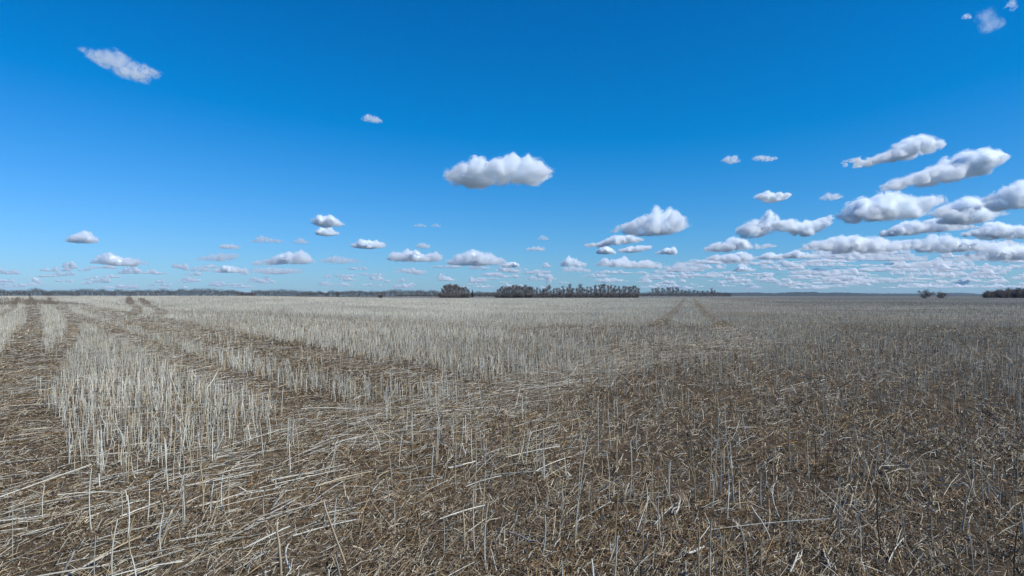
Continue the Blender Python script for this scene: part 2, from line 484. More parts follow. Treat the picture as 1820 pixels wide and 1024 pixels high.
def fallen_straw():
    rng = np.random.default_rng(5)
    parts = []; single = []
    for r0, r1, cap, g, wm in ((1.6, 14, 140, 1.7, 1.0), (14, 32, 70, 0.9, 1.3), (32, 70, 20, 0.35, 2.4)):
        P = sector(r0, r1, cap, rng)
        s = straw_amount(P)
        P = P[rng.uniform(0, cap, len(P)) < s * g]
        n = len(P)
        D = lying(n, rng, 0.42)
        ln = np.clip(rng.lognormal(-1.75, 0.55, n), 0.06, 0.62)
        w = rng.uniform(0.0022, 0.0062, n) * wm
        c = colours(n, W_STRAW, rng)
        hz = rng.uniform(0.004, 0.03, n)
        B = np.c_[P, np.zeros(n)]; D = D * ln[:, None]
        zz0 = ground_z(B[:, 0], B[:, 1]); zz1 = ground_z(B[:, 0] + D[:, 0], B[:, 1] + D[:, 1])
        B[:, 2] = zz0 + hz; D[:, 2] = np.maximum(D[:, 2], -0.01) + (zz1 - zz0)
        bend = rng.normal(0, 0.012, (n, 3)); bend[:, 2] = np.abs(bend[:, 2]) * .5
        if r0 < 2:
            u = np.abs((B[:, 0] + D[:, 0] / 2) / B[:, 1])
            size = np.where((u < 0.73) & (B[:, 1] > 2.7), ln / np.hypot(B[:, 0], B[:, 1]), 0)
            pick = np.argsort(-size)[:160]
            m = np.ones(n, bool); m[pick] = False
            single = [(B[i], D[i], w[i] * 1.35, c[i] * 1.05, bend[i], ln[i]) for i in pick]
            B, D, w, c, bend = B[m], D[m], w[m], c[m], bend[m]
        parts.append(stems(B, D, w, c, bend, rings=3, rng=rng))
    # chaff: short bits of every shape
    for r0, r1, dens, wm in ((1.6, 4.4, 15000, 0.8), (4.4, 8, 7000, 1.0), (8, 16, 1500, 1.5), (16, 34, 220, 3.0)):
        P = sector(r0, r1, dens, rng)
        keep = rng.uniform(0, 1, len(P)) < 0.30 + 0.9 * sstep(0.30, 0.66, 0.6 * fbm(P / 0.30, 3, 61) + 0.4 * fbm(P / 1.3, 2, 64))
        P = P[keep]; n = len(P)
        a = np.where(rng.uniform(0, 1, n) < 0.5, HEAD + rng.normal(0, .6, n), rng.uniform(0, 2 * np.pi, n))
        el = rng.normal(0.15, 0.3, n)
        D = np.c_[np.sin(a) * np.cos(el), np.cos(a) * np.cos(el), np.sin(el)]
        ln = rng.lognormal(-3.45, 0.75, n) * wm ** 0.5
        B = np.c_[P, ground_z(P[:, 0], P[:, 1]) + rng.uniform(0.001, 0.014, n)]
        c = colours(n, W_CHAFF, rng)
        c = c * np.array([1.03, 0.97, 0.88])
        rust = rng.uniform(0, 1, n) < 0.10 * (fbm(P / 0.7, 2, 62) > 0.5)
        c[rust] = np.array([0.26, 0.15, 0.055]) * rng.uniform(0.7, 1.2, rust.sum())[:, None]
        parts.append(flakes(B, D * ln[:, None], rng.uniform(0.0015, 0.005, n) * wm, c, rng.normal(0, 0.8, n)))
    V, F, C = join(parts)
    o = link('straw_litter', mesh_np('straw_litter', V, F, C), M_LITTER)
    tag(o, 'broken straw and chaff lying over the brown soil', 'straw litter', kind='stuff')
    for B, D, w, c, bend, ln in single:
        V, F, C = stems(np.zeros((1, 3)), D[None], np.array([w]), c[None], bend[None], rings=6, sides=6, taper=0.8, rng=rng)
        o = link('fallen_straw', mesh_np('fallen_straw', V, F, C), M_STALK, loc=B)
        px = 910 + F_PX * B[0] / B[1]
        side = 'on the left side' if px < 600 else ('in the middle' if px < 1230 else 'on the right side')
        tone = 'pale' if c.mean() > 0.33 else ('tan' if c.mean() > 0.2 else 'dark')
        size = 'very long' if ln > 0.42 else ('long' if ln > 0.28 else 'medium')
        far = 'close to the viewer' if B[1] < 3.8 else 'a few steps away'
        tag(o, f'{size} {tone} straw lying on the chaff {far} {side}', 'straw', 'long straws lying in the near field')
fallen_straw()

def featured():
    """The single stalks and straws that stand out in the photograph, each where it lies or stands."""
    rng = np.random.default_rng(9)
    W, T, G, D = (0.52, 0.48, 0.40), (0.36, 0.29, 0.20), (0.44, 0.40, 0.35), (0.16, 0.115, 0.075)
    def tube(pts, w, col):
        pts = np.array(pts, float); parts = []
        n = len(pts); V = []; S = 7
        for i, p in enumerate(pts):
            ax = pts[min(i + 1, n - 1)] - pts[max(i - 1, 0)]; ax /= np.linalg.norm(ax)
            rf = np.array([1.0, 0, 0]) if abs(ax[2]) > .8 else np.array([0, 0, 1.0])
            s1 = np.cross(ax, rf); s1 /= np.linalg.norm(s1); s2 = np.cross(s1, ax)
            r = w * .40 * (1 - .3 * i / (n - 1)) * rng.uniform(.9, 1.12)
            for q in range(S): V.append(p + (math.cos(6.2832 * q / S) * s1 + math.sin(6.2832 * q / S) * s2) * r)
        F = [[i * S + q, i * S + (q + 1) % S, (i + 1) * S + (q + 1) % S, (i + 1) * S + q] for i in range(n - 1) for q in range(S)]
        for b in (0, (n - 1) * S):
            F += [[b, b + 1, b + 2, b + 3], [b, b + 3, b + 4, b + 5], [b, b + 5, b + 6, b + 6]][:2]
        return np.array(V), np.array(F), np.repeat(np.array([col]) * rng.uniform(.9, 1.1), len(V), 0)
    def fine(pts, k=4):
        out = [pts[0]]
        for a, b in zip(pts[:-1], pts[1:]):
            for t in np.linspace(0, 1, k + 1)[1:]: out.append(np.array(a) * (1 - t) + np.array(b) * t + rng.normal(0, .002, 3))
        return out
    def lie(px, lift=.012):
        out = []
        for i, (a, b) in enumerate(px):
            x, y = unproj(a, b); out.append(np.array([x, y, float(ground_z([x], [y])[0]) + lift + .006 * i]))
        return out
    def stand_up(px):
        x, y = unproj(*px[0]); z = float(ground_z([x], [y])[0]); out = [np.array([x, y, z - .015])]
        for a, b in px[1:]: out.append(np.array([(a - 910) / F_PX * y, y - .02, CAM_H + (HOR - b) / F_PX * y]))
        return out
    def put(name, chains, col, label, cat):
        o0 = chains[0][0][0]
        V, F, C = join([tube([p - o0 for p in fine(c)], w, col) for c, w in chains])
        tag(link(name, mesh_np(name, V, F, C), M_STALK, loc=o0), label, cat)
    put('fallen_straw', [(lie([(797, 836), (822, 833), (845, 828)], .02), .014)], W, 'short thick bright straw lying alone just left of the picture centre line', 'straw')
    put('fallen_straw', [(lie([(1221, 991), (1236, 987), (1250, 981)], .02), .016)], W, 'stubby thick pale straw end beside the flat tan stone', 'straw')
    put('fallen_straw', [(lie([(215, 924), (250, 913), (286, 901)], .02), .012)], W, 'bright straight straw above the steep pale pair at lower left', 'straw')
    put('fallen_straw', [(lie([(343, 908), (390, 898), (436, 885)], .02), .013)], W, 'longest bright straw of the lower left swath, lying almost flat', 'straw')
    put('fallen_straw', [(lie([(458, 931), (490, 915), (529, 896)], .02), .012)], G, 'pale grey straw lying slanted behind the thick standing stalk', 'straw')
    put('fallen_straw', [(lie([(906, 952), (940, 967), (968, 979)], .02), .011)], G, 'grey straw lying slanted down to the right at bottom middle', 'straw')
    put('fallen_straw', [(lie([(735, 742), (800, 734), (868, 729)], .02), .011)], W, 'bright straw on the swath below the dense middle stand', 'straw')
    put('fallen_straw', [(lie([(925, 694), (975, 690), (1030, 682)], .02), .011), (lie([(935, 690), (990, 684), (1045, 672)], .05), .018), (lie([(960, 697), (1010, 693), (1060, 690)], .03), .016)][:1], W, 'bleached straw on the swath at the end of the dense middle stand', 'straw')
    put('leaning_stalk', [(stand_up([(275, 966), (293, 935), (312, 904)]), .012)], W, 'left one of two pale stalks leaning steeply to the right at lower left', 'stalk')
    put('leaning_stalk', [(stand_up([(285, 957), (304, 930), (323, 906)]), .011)], W, 'right one of two pale stalks leaning steeply to the right at lower left', 'stalk')
    put('leaning_stalk', [(stand_up([(110, 1023), (135, 985), (159, 952)]), .012)], W, 'pale stalk leaning steeply to the right near the lower left corner', 'stalk')
    put('leaning_stalk', [(stand_up([(375, 819), (389, 795), (401, 768)]), .014)], W, 'pale stalk leaning right at the edge of the dense left stand', 'stalk')
    put('leaning_stalk', [(stand_up([(620, 1012), (600, 950), (578, 886)]), .013)], T, 'thick tan stalk leaning to the left at the bottom edge', 'stalk')
    put('leaning_stalk', [(stand_up([(1372, 960), (1352, 928), (1330, 896)]), .011)], G, 'grey stalk leaning to the left by the right-hand clump', 'stalk')
    put('standing_stalk', [(stand_up([(503, 1026), (501, 975), (497, 923)]), .016)], T, 'thickest upright tan stalk at the bottom edge', 'stalk')
    put('standing_stalk', [(stand_up([(1708, 945), (1709, 890), (1722, 848)]), .014)], T, 'tall tan stalk with a bent top standing alone at lower right', 'stalk')
    put('standing_stalk', [(stand_up([(1135, 996), (1150, 960), (1160, 944)]), .012)], D, 'dark brown stalk leaning right, left of the flat tan stone', 'stalk')
    put('forked_root', [(lie([(1402, 1023), (1412, 1004), (1417, 992)], .02), .011), (lie([(1412, 1005), (1420, 998), (1424, 988)], .02), .008)], W, 'bleached forked root at the bottom edge, left of the bent one', 'root')
    put('forked_root', [(lie([(1461, 983), (1466, 1002), (1474, 1020)], .02), .011), (lie([(1467, 1005), (1478, 1012), (1484, 1022)], .02), .008)], W, 'bleached bent root pointing down at the bottom edge', 'root')
    put('forked_root', [(lie([(1200, 922), (1205, 910), (1208, 900), (1204, 893)], .03), .012), (lie([(1205, 910), (1196, 916), (1192, 924)], .03), .009)], G, 'twisted pale root lying above the flat tan stone', 'root')
    x, y = unproj(1177, 989)
    bm = bmesh.new(); bmesh.ops.create_icosphere(bm, subdivisions=3, radius=1.0)
    co = np.array([v.co for v in bm.verts]); n = fbm(co * 1.6 + 9, 3, 4) - .5
    for v, k in zip(bm.verts, n): v.co = Vector((v.co.x * .034, v.co.y * .022, v.co.z * .011)) * (1 + .5 * k)
    me = bpy.data.meshes.new('stone'); bm.to_mesh(me); bm.free()
    at = me.attributes.new('tint', 'FLOAT_COLOR', 'POINT'); at.data.foreach_set('color', np.tile([.42, .31, .19, 1.0], len(co)).astype(np.float32))
    tag(link('stone', me, M_LITTER, loc=(x, y, float(ground_z([x], [y])[0]) + .012), smooth=True), 'flat pale tan stone lying in the chaff at the bottom of the picture', 'stone')
featured()

# ------------------------------------------------------------------ trees
BARK = np.array([0.17, 0.145, 0.12]); TWIG = np.array([0.185, 0.165, 0.155])

def at(px, dist):
    u = (px - 910) / F_PX
    return u * dist, dist

def limb(p0, p1, w0, w1, col, rng, sides=4):
    B = np.array([p0]); D = np.array([p1]) - B
    return stems(B, D, np.array([w0]), np.array([col]), np.zeros((1, 3)), 2, sides, w1 / w0, rng)

def bare_tree(kind, rng, h=10.0):
    """Trunk mesh and crown mesh (limbs and fine twigs) of a leafless tree, h metres tall."""
    tp, cp = [], []
    stemsn = {'aspen': 1, 'poplar': 1, 'willow': 10, 'thorn': 7}[kind]
    spread = {'aspen': 0.15, 'poplar': 0.11, 'willow': 0.46, 'thorn': 0.56}[kind]
    low = {'aspen': 0.12, 'poplar': 0.2, 'willow': 0.0, 'thorn': 0.0}[kind]
    for s in range(stemsn):
        hh = h * (1 if stemsn == 1 else rng.uniform(0.7, 1.0))
        az = rng.uniform(0, 2 * np.pi)
        out = 0 if stemsn == 1 else h * spread * rng.uniform(0.1, 1.0); hh = hh * (1 if stemsn == 1 else (1 - 0.45 * (out / (h * spread)) ** 2))
        top = np.array([math.cos(az) * out, math.sin(az) * out, hh * 0.93]) + rng.normal(0, 0.02 * h, 3) * [1, 1, 0]
        base = np.array([0.0, 0, -0.1]) + (rng.normal(0, (.16 if kind == 'thorn' else .05) * h, 3) * [1, 1, 0] if stemsn > 1 else 0)
        w = h * (0.022 if stemsn == 1 else 0.014)
        kn = base + (top - base) * 0.5 + rng.normal(0, 0.012 * h, 3)
        tp.append(limb(base, kn, w, w * .7, BARK * rng.uniform(.8, 1.2), rng, 5)); tp.append(limb(kn, top, w * .7, w * .25, BARK, rng, 5))
        nb = 30 if stemsn == 1 else 16
        for b in range(nb):
            t = rng.uniform(low, 0.97)
            p = base + (top - base) * t
            prof = math.sin(math.pi * min(1, (t - low) / (1 - low) * 0.82 + 0.16)) if kind != 'poplar' else 1.0
            L = h * spread * (0.45 + 0.75 * prof) * rng.uniform(0.6, 1.15) * (1 if stemsn == 1 else 0.65)
            a = rng.uniform(0, 2 * np.pi); up = rng.uniform(0.7, 1.9) if stemsn == 1 else rng.uniform(0.1, 1.2)
            d = np.array([math.cos(a), math.sin(a), up]); d /= np.linalg.norm(d)
            q = p + d * L
            cp.append(limb(p, q, w * .3, w * .1, TWIG * 1.1, rng, 3))
            nt = 22
            tt = rng.uniform(0.25, 1.05, nt)
            B = p + (q - p) * tt[:, None]
            D = d + rng.normal(0, 0.6, (nt, 3)) + [0, 0, 0.35]
            D = D / np.linalg.norm(D, axis=1)[:, None] * (h * rng.uniform(0.04, 0.16, nt))[:, None]
            cp.append(stems(B, D, np.full(nt, h * 0.0085), np.repeat(TWIG[None] * rng.uniform(.8, 1.25), nt, 0) * rng.uniform(.8, 1.25, nt)[:, None], np.zeros((nt, 3)), 2, 3, .5, rng))
    return join(tp), join(cp)

def spruce(rng, h=9.0):
    tp = [limb([0, 0, -.1], [0, 0, h], .22, .03, BARK * .7, rng, 6)]
    cp = []
    for z in np.arange(0.6, h, 0.16):
        Rr = 0.24 * h * (1 - z / h) ** 0.85 + 0.12
        n = 14
        a = rng.uniform(0, 2 * np.pi, n); L = Rr * rng.uniform(.6, 1.1, n)
        B = np.tile([0, 0, z], (n, 1)) + rng.normal(0, .05, (n, 3))
        D = np.c_[np.cos(a) * L, np.sin(a) * L, -0.25 * L + rng.normal(0, .06, n)]
        col = np.array([0.028, 0.045, 0.028]) * rng.uniform(.7, 1.4, n)[:, None]
        cp.append(flakes(B, D, rng.uniform(.18, .34, n), col, rng.normal(0, .5, n)))
    return join(tp), join(cp)

PROTO = {}
def make_proto(kind, v):
    rng = np.random.default_rng(100 + v * 7 + len(kind))
    (tv, cv) = spruce(rng) if kind == 'spruce' else bare_tree(kind, rng)
    PROTO[(kind, v)] = (mesh_np('trunk', *tv), mesh_np('crown', *cv))
    for me in PROTO[(kind, v)]: me.materials.append(M_TWIG)
for k, nv in (('aspen', 5), ('poplar', 3), ('willow', 4), ('thorn', 2), ('spruce', 1)):
    for v in range(nv): make_proto(k, v)

def plant_tree(name, kind, v, px, dist, top_px, label, group=None, wide=1.0, base_h=10.0, cat='tree'):
    x, y = at(px, dist)
    z = float(ground_z([x], [y])[0])
    top = CAM_H + (HOR - top_px) / F_PX * y
    s = (top - z) / (9.0 if kind == 'spruce' else base_h)
    e = bpy.data.objects.new(name, None); COL.objects.link(e)
    e.location = (x, y, z); e.scale = (s * wide, s * wide, s); e.rotation_euler.z = random.uniform(0, 6.28)
    e.empty_display_size = 0.5
    tag(e, label, cat, group)
    for nm, me in zip(('trunk', 'crown'), PROTO[(kind, v)]):
        c = bpy.data.objects.new(nm, me); COL.objects.link(c); c.parent = e
    return e

def groves():
    # left clump on the field edge
    for i, (px, t) in enumerate([(786, 514), (790, 509), (794, 507), (798, 506), (802, 507), (806, 506), (809, 508), (812, 507), (816, 510), (820, 512), (824, 511), (828, 512), (832, 514)]):
        for q in (0, 1): plant_tree('aspen_tree', 'aspen', (i + 2 * q) % 5, px + 2 * q, 395 + (i * 37 % 23) + 14 * q, t - 0.8 + 2.5 * q + random.uniform(-1.5, 1.5), 'bare grey-brown aspen crowded in the small rounded clump left of the dark spruce', 'aspens in the small rounded clump', 1.15)
    for i, px in enumerate(range(784, 836, 4)):
        plant_tree('bare_bush', 'willow', i % 4, px, 390 + (i * 29 % 19), 519 + (i * 13 % 5), 'low bare brush at the foot of the small rounded clump', 'brush under the small clump', 1.4, cat='bush')
    plant_tree('spruce_tree', 'spruce', 0, 839.5, 560, 514.5, 'single dark pointed spruce between the two grey clumps of bare trees', cat='tree')
    plant_tree('lone_bush', 'willow', 1, 676, 240, 522.0, 'small dark round bush alone in front of the far treeline', None, 1.5, cat='bush')
    # dense block left of centre
    for i, (px, t) in enumerate([(885, 514), (889, 512), (893, 511), (897, 510), (901, 510), (905, 509), (909, 509), (913, 508), (917, 508), (921, 509), (925, 509), (929, 510), (933, 509), (937, 509), (941, 510), (944, 511)]):
        for q in (0, 1): plant_tree('aspen_tree', 'aspen', (i * 3 + q) % 5, px + 2 * q, 400 + (i * 41 % 25) + 15 * q, t - 0.8 + 2.5 * q + random.uniform(-1.5, 1.5), 'bare grey aspen in the dense dark block at the start of the long row', 'aspens in the dense block', 1.15)
    for i, px in enumerate(range(884, 946, 4)):
        plant_tree('bare_bush', 'willow', i % 4, px, 398 + (i * 31 % 17), 519 + (i * 17 % 5), 'low bare brush along the foot of the dense aspen block', 'brush under the dense block', 1.4, cat='bush')
    # long open row
    row = [(950, 514, 'aspen'), (954, 512, 'poplar'), (959, 513, 'aspen'), (966, 513, 'aspen'), (972, 510, 'poplar'), (976, 507, 'aspen'), (984, 513, 'aspen'), (990, 511, 'aspen'), (994, 512, 'poplar'), (1001, 508, 'aspen'), (1008, 511, 'aspen'), (1013, 505, 'poplar'), (1017, 511, 'aspen'), (1024, 512, 'aspen'), (1031, 505, 'poplar'), (1035, 510, 'aspen'), (1043, 511, 'poplar'), (1050, 510, 'poplar'), (1057, 507, 'aspen'), (1066, 506, 'aspen'), (1070, 505, 'aspen'), (1074, 506, 'poplar'), (1080, 506, 'aspen'), (1085, 507, 'aspen'), (1092, 507, 'aspen'), (1101, 510, 'poplar'), (1108, 509, 'aspen'), (1113, 508, 'aspen'), (1117, 510, 'aspen'), (1121, 509, 'aspen'), (1126, 508, 'aspen'), (1130, 509, 'aspen'), (1134, 511, 'aspen')]
    for i, (px, t, k) in enumerate(row):
        plant_tree('aspen_tree' if k == 'aspen' else 'poplar_tree', k, i % (5 if k == 'aspen' else 3), px, 418 + (i * 43 % 27), t,
                   'spreading bare aspen in the long open row at centre right' if k == 'aspen' else 'slim upright bare poplar in the long open row at centre right', 'trees in the long open row', 1.1)
    for i, px in enumerate(range(948, 1136, 6)):
        plant_tree('young_aspen', 'aspen', (i * 3) % 5, px + random.uniform(-2, 2), 436 + (i * 29 % 21), 514.5 + random.uniform(-2, 3), 'small thin bare aspen growing between the taller trees of the long open row', 'young aspens in the long row', 1.5)
    for i, px in enumerate(range(946, 1138, 6)):
        plant_tree('bare_bush', 'willow', (i * 3) % 4, px, 412 + (i * 37 % 30), 519.5 + (i * 19 % 4), 'low bare brush along the foot of the long open tree row', 'brush under the long row', 1.5, cat='bush')
    # short broken row over the wheel tracks
    row2 = [(1160, 513), (1166, 511), (1170, 510), (1177, 512), (1181, 514), (1187, 511), (1191, 510), (1196, 510), (1202, 511), (1206, 512), (1212, 515), (1218, 516), (1225, 514), (1233, 516), (1240, 517), (1250, 517), (1258, 516), (1265, 512), (1270, 516)]
    for i, (px, t) in enumerate(row2):
        plant_tree('aspen_tree', 'aspen', (i * 2) % 5, px, 520 + (i * 47 % 40), t, 'bare aspen in the short broken row behind the pale double wheel track', 'aspens behind the wheel track', 1.05)
    # two round trees on the right and the grove at the edge
    plant_tree('round_tree', 'thorn', 0, 1645, 330, 512.5, 'taller of two dark round bare trees alone in the right field', 'pair of round trees', 1.2)
    plant_tree('round_tree', 'thorn', 1, 1673, 322, 516.0, 'shorter of two dark round bare trees alone in the right field', 'pair of round trees', 1.45)
    for i in range(26):
        px = 1752 + i * 4.4
        t = 516.6 - 5.8 * math.sin(min(1, i / 15) * 1.57) + (i * 7 % 3) * 0.5
        plant_tree('round_tree', 'willow', i % 4, px, 372 + (i * 53 % 45), t, 'dark bare tree in the dense rounded grove at the right edge of the field', 'trees in the right grove', 1.25)
groves()

def far_wood(name, label, segs, dist, seed, col, dens=1.0):
    """A distant wood that reads as one mass: thousands of bare twigs and stems."""
    rng = np.random.default_rng(seed); parts = []
    for (x0, x1, prof) in segs:
        W = (x1 - x0) / F_PX * dist
        n = int(W * 70 * dens)
        px = rng.uniform(x0, x1, n); yy = dist + rng.uniform(0, 45, n)
        tops = np.interp(px, [p[0] for p in prof], [p[1] for p in prof])
        X = (px - 910) / F_PX * yy
        zt = CAM_H + (HOR + 1.2 - tops) / F_PX * dist
        tree = vnoise(np.c_[X / 5.0, yy / 9.0], seed + 3)
        g = ground_z(X, yy)
        H = np.maximum(zt - g, 1.5) * (0.62 + 0.55 * tree)
        f = rng.uniform(0, 1, n) ** 0.8
        B = np.c_[X, yy, g + H * f * 0.9]
        D = np.c_[rng.normal(0, .5, n), rng.normal(0, .5, n), rng.uniform(0.5, 1.6, n)] * rng.uniform(.6, 1.3, n)[:, None]
        D[:, 2] = np.minimum(D[:, 2], np.maximum(H - H * f * 0.9, 0.3))
        c = np.asarray(col) * rng.uniform(.6, 1.5, n)[:, None]
        parts.append(stems(B, D, rng.uniform(0.12, 0.28, n), c, np.zeros((n, 3)), 2, 3, .4, rng))
        k = int(W * 1.1 * dens); px = rng.uniform(x0, x1, k); yy = dist + rng.uniform(0, 40, k)
        X = (px - 910) / F_PX * yy; g = ground_z(X, yy)
        tops = np.interp(px, [p[0] for p in prof], [p[1] for p in prof])
        H = (CAM_H + (HOR - tops) / F_PX * dist - g) * rng.uniform(.7, 1.05, k)
        parts.append(stems(np.c_[X, yy, g - .2], np.c_[np.zeros((k, 2)), H], np.full(k, .22), np.repeat(np.asarray(col)[None] * 1.3, k, 0), np.zeros((k, 3)), 2, 4, .3, rng))
    V, F, C = join(parts)
    o = link(name, mesh_np(name, V, F, C), M_TWIG)
    return tag(o, label, 'woods', kind='stuff')

WOODC = (0.070, 0.057, 0.048)
far_wood('far_woods', 'dark bare woods along the horizon on the left', [
    (-260, 206, [(-260, 513), (0, 513), (12, 517), (45, 516), (62, 512), (72, 514), (85, 517), (125, 517), (145, 513), (158, 514), (170, 516), (182, 513), (195, 518), (206, 517)]),
    (204, 432, [(204, 514), (225, 516), (260, 515), (300, 515), (330, 513), (360, 513), (390, 514.5), (410, 515), (432, 520)]),
    (428, 450, [(428, 520), (450, 520)]),
    (447, 580, [(447, 516), (480, 515), (500, 514.5), (530, 517), (560, 518), (580, 520)]),
    (580, 602, [(580, 520), (590, 517), (602, 519)]),
    (598, 790, [(598, 519), (615, 518), (640, 517), (655, 518), (690, 517), (700, 514.5), (712, 516), (740, 516.5), (790, 518)]),
    (830, 890, [(830, 520), (860, 519), (890, 520)])], 700, 51, WOODC)
far_wood('far_thicket', 'dark line of bare brush behind the long tree row', [
    (900, 1300, [(900, 521), (1130, 521), (1210, 516.5), (1240, 517), (1270, 519), (1300, 521)])], 820, 52, (0.07, 0.068, 0.07), 0.7)

# ------------------------------------------------------------------ wooded hills on the right horizon
def hills():
    rng = np.random.default_rng(8)
    m, nt, b = new_mat('wooded_hill')
    geo = nt.nodes.new('ShaderNodeNewGeometry')
    n = nt.nodes.new('ShaderNodeTexNoise'); n.inputs['Scale'].default_value = 0.02; n.inputs['Detail'].default_value = 6
    nt.links.new(geo.outputs['Position'], n.inputs['Vector'])
    cr = nt.nodes.new('ShaderNodeValToRGB')
    cr.color_ramp.elements[0].position = .35; cr.color_ramp.elements[0].color = (0.010, 0.016, 0.014, 1)
    cr.color_ramp.elements[1].position = .7; cr.color_ramp.elements[1].color = (0.032, 0.036, 0.03, 1)
    nt.links.new(n.outputs['Fac'], cr.inputs[0]); nt.links.new(cr.outputs[0], b.inputs['Base Color'])
    b.inputs['Roughness'].default_value = 1
    for dist, prof in ((4200, [(1120, 523), (1200, 521.5), (1310, 520.5), (1350, 520.5), (1375, 521.5), (1412, 519.4), (1450, 519.4), (1458, 521), (1490, 520), (1520, 521), (1560, 523), (1700, 524.5), (2300, 524)]),
                       (6500, [(700, 524), (1200, 523), (1500, 521.5), (1600, 522), (1660, 521.6), (1712, 520.6), (1745, 523), (1800, 523), (1900, 521), (2300, 521)])):
        xs = np.arange(prof[0][0], prof[-1][0], 1.2)
        crest = np.interp(xs, [p[0] for p in prof], [p[1] for p in prof])
        crest = crest - 0.7 * (vnoise(np.c_[xs / 5.0, xs * 0], 4) - .5) - 0.5 * rng.uniform(0, 1, len(xs))
        depth = np.linspace(-1, 1, 11)
        V = []
        for dv in depth:
            yy = dist * (1 + 0.16 * dv)
            X = (xs - 910) / F_PX * yy
            H = (CAM_H + (HOR - crest) / F_PX * dist) * np.sqrt(max(0, 1 - dv * dv)) * (1 + 0.05 * rng.normal(0, 1, len(xs)) * (abs(dv) < .99)) - 1.5
            if dv == 0: H = CAM_H + (HOR - crest) / F_PX * dist
            V.append(np.c_[X, np.full(len(xs), yy), H])
        na = len(xs); V = np.concatenate(V)
        i = np.arange(len(depth) - 1)[:, None] * na; j = np.arange(na - 1)[None]
        F = np.stack([i + j, i + j + 1, i + na + j + 1, i + na + j], -1).reshape(-1, 4)
        o = link('hills', mesh_np('hills', V, F), m, smooth=False); tag(o, kind='structure')
hills()

# ------------------------------------------------------------------ clouds
def cloud_core_mat():
    m, nt, b = new_mat('cloud_body')
    b.inputs['Base Color'].default_value = (0.90, 0.95, 1.0, 1); b.inputs['Roughness'].default_value = 1  # bluish base colour carries the haze-blue of shaded cloud bases
    b.inputs['Specular IOR Level'].default_value = 0
    return m
M_CORE = cloud_core_mat()
def vapour_mat(density, size, lo=0.40, hi=0.58, tint=(0.964, 0.986, 1.0)):  # default blue tint stands in for haze over the shaded undersides
    """Cloud vapour of the given mean density, lumpy at the given size (metres)."""
    m = bpy.data.materials.new('cloud_vapour'); m.use_nodes = True; nt = m.node_tree; nt.nodes.clear()
    out = nt.nodes.new('ShaderNodeOutputMaterial'); v = nt.nodes.new('ShaderNodeVolumePrincipled')
    v.inputs['Color'].default_value = (*tint, 1); v.inputs['Anisotropy'].default_value = 0.2
    tc = nt.nodes.new('ShaderNodeTexCoord')
    n = nt.nodes.new('ShaderNodeTexNoise'); n.inputs['Scale'].default_value = 1.0 / size
    n.inputs['Detail'].default_value = 6; n.inputs['Roughness'].default_value = 0.66
    mr = nt.nodes.new('ShaderNodeMapRange'); mr.interpolation_type = 'SMOOTHSTEP'
    mr.inputs['From Min'].default_value = lo; mr.inputs['From Max'].default_value = hi
    mr.inputs['To Min'].default_value = 0.0; mr.inputs['To Max'].default_value = density * 2.0
    nt.links.new(tc.outputs['Object'], n.inputs['Vector']); nt.links.new(n.outputs['Fac'], mr.inputs['Value'])
    nt.links.new(mr.outputs[0], v.inputs['Density']); nt.links.new(v.outputs[0], out.inputs['Volume'])
    return m

def puff_mesh(puffs, vox, amp, seed, floor=None, ceil=None, one_piece=False):
    """Union of round puffs, remeshed to one skin, roughened into cauliflower, settled onto a flat underside."""
    bm = bmesh.new()
    for (c, r) in puffs:
        res = bmesh.ops.create_icosphere(bm, subdivisions=2, radius=1.0)
        for v in res['verts']:
            v.co = Vector((c[0] + v.co.x * r[0], c[1] + v.co.y * r[1], c[2] + v.co.z * r[2]))
    me = bpy.data.meshes.new('tmp'); bm.to_mesh(me); bm.free()
    o = bpy.data.objects.new('tmp', me); COL.objects.link(o)
    md = o.modifiers.new('r', 'REMESH'); md.mode = 'VOXEL'; md.voxel_size = vox
    dg = bpy.context.evaluated_depsgraph_get(); dg.update()
    me2 = bpy.data.meshes.new_from_object(o.evaluated_get(dg))
    bpy.data.objects.remove(o); bpy.data.meshes.remove(me)
    n = len(me2.vertices)
    co = np.empty(n * 3, np.float32); me2.vertices.foreach_get('co', co); co = co.reshape(-1, 3).astype(float)
    nr = np.empty(n * 3, np.float32); me2.vertices.foreach_get('normal', nr); nr = nr.reshape(-1, 3)
    S = amp * 5.0
    d = np.zeros(n)
    for k, (s, a) in enumerate(((S, 1.0), (S * .5, .6), (S * .25, .38), (S * .13, .2))):
        d += a * (1 - np.abs(2 * vnoise(co / s + 31 * k, seed + k) - 1) * 1.7)
    co = co + nr * (d * amp * 0.75)[:, None]
    if floor is not None:
        z = co[:, 2]; zb = floor(co[:, 0]); z = np.where(z < zb, zb + (z - zb) * 0.22, z)
        zt = ceil(co[:, 0]); co[:, 2] = np.where(z > zt, zt + (z - zt) * 0.3, z)
    me2.vertices.foreach_set('co', co.astype(np.float32).ravel()); me2.update()
    if one_piece:
        bm = bmesh.new(); bm.from_mesh(me2); left = set(bm.verts); best = []
        while left:
            st = [left.pop()]; isl = list(st)
            while st:
                for e in st.pop().link_edges:
                    for w in e.verts:
                        if w in left: left.discard(w); st.append(w); isl.append(w)
            if len(isl) > len(best): best = isl
        keep = set(best)
        bmesh.ops.delete(bm, geom=[v for v in bm.verts if v not in keep], context='VERTS')
        bm.to_mesh(me2); bm.free()
    me2.name = 'cloud'; me2.shade_smooth()
    return me2

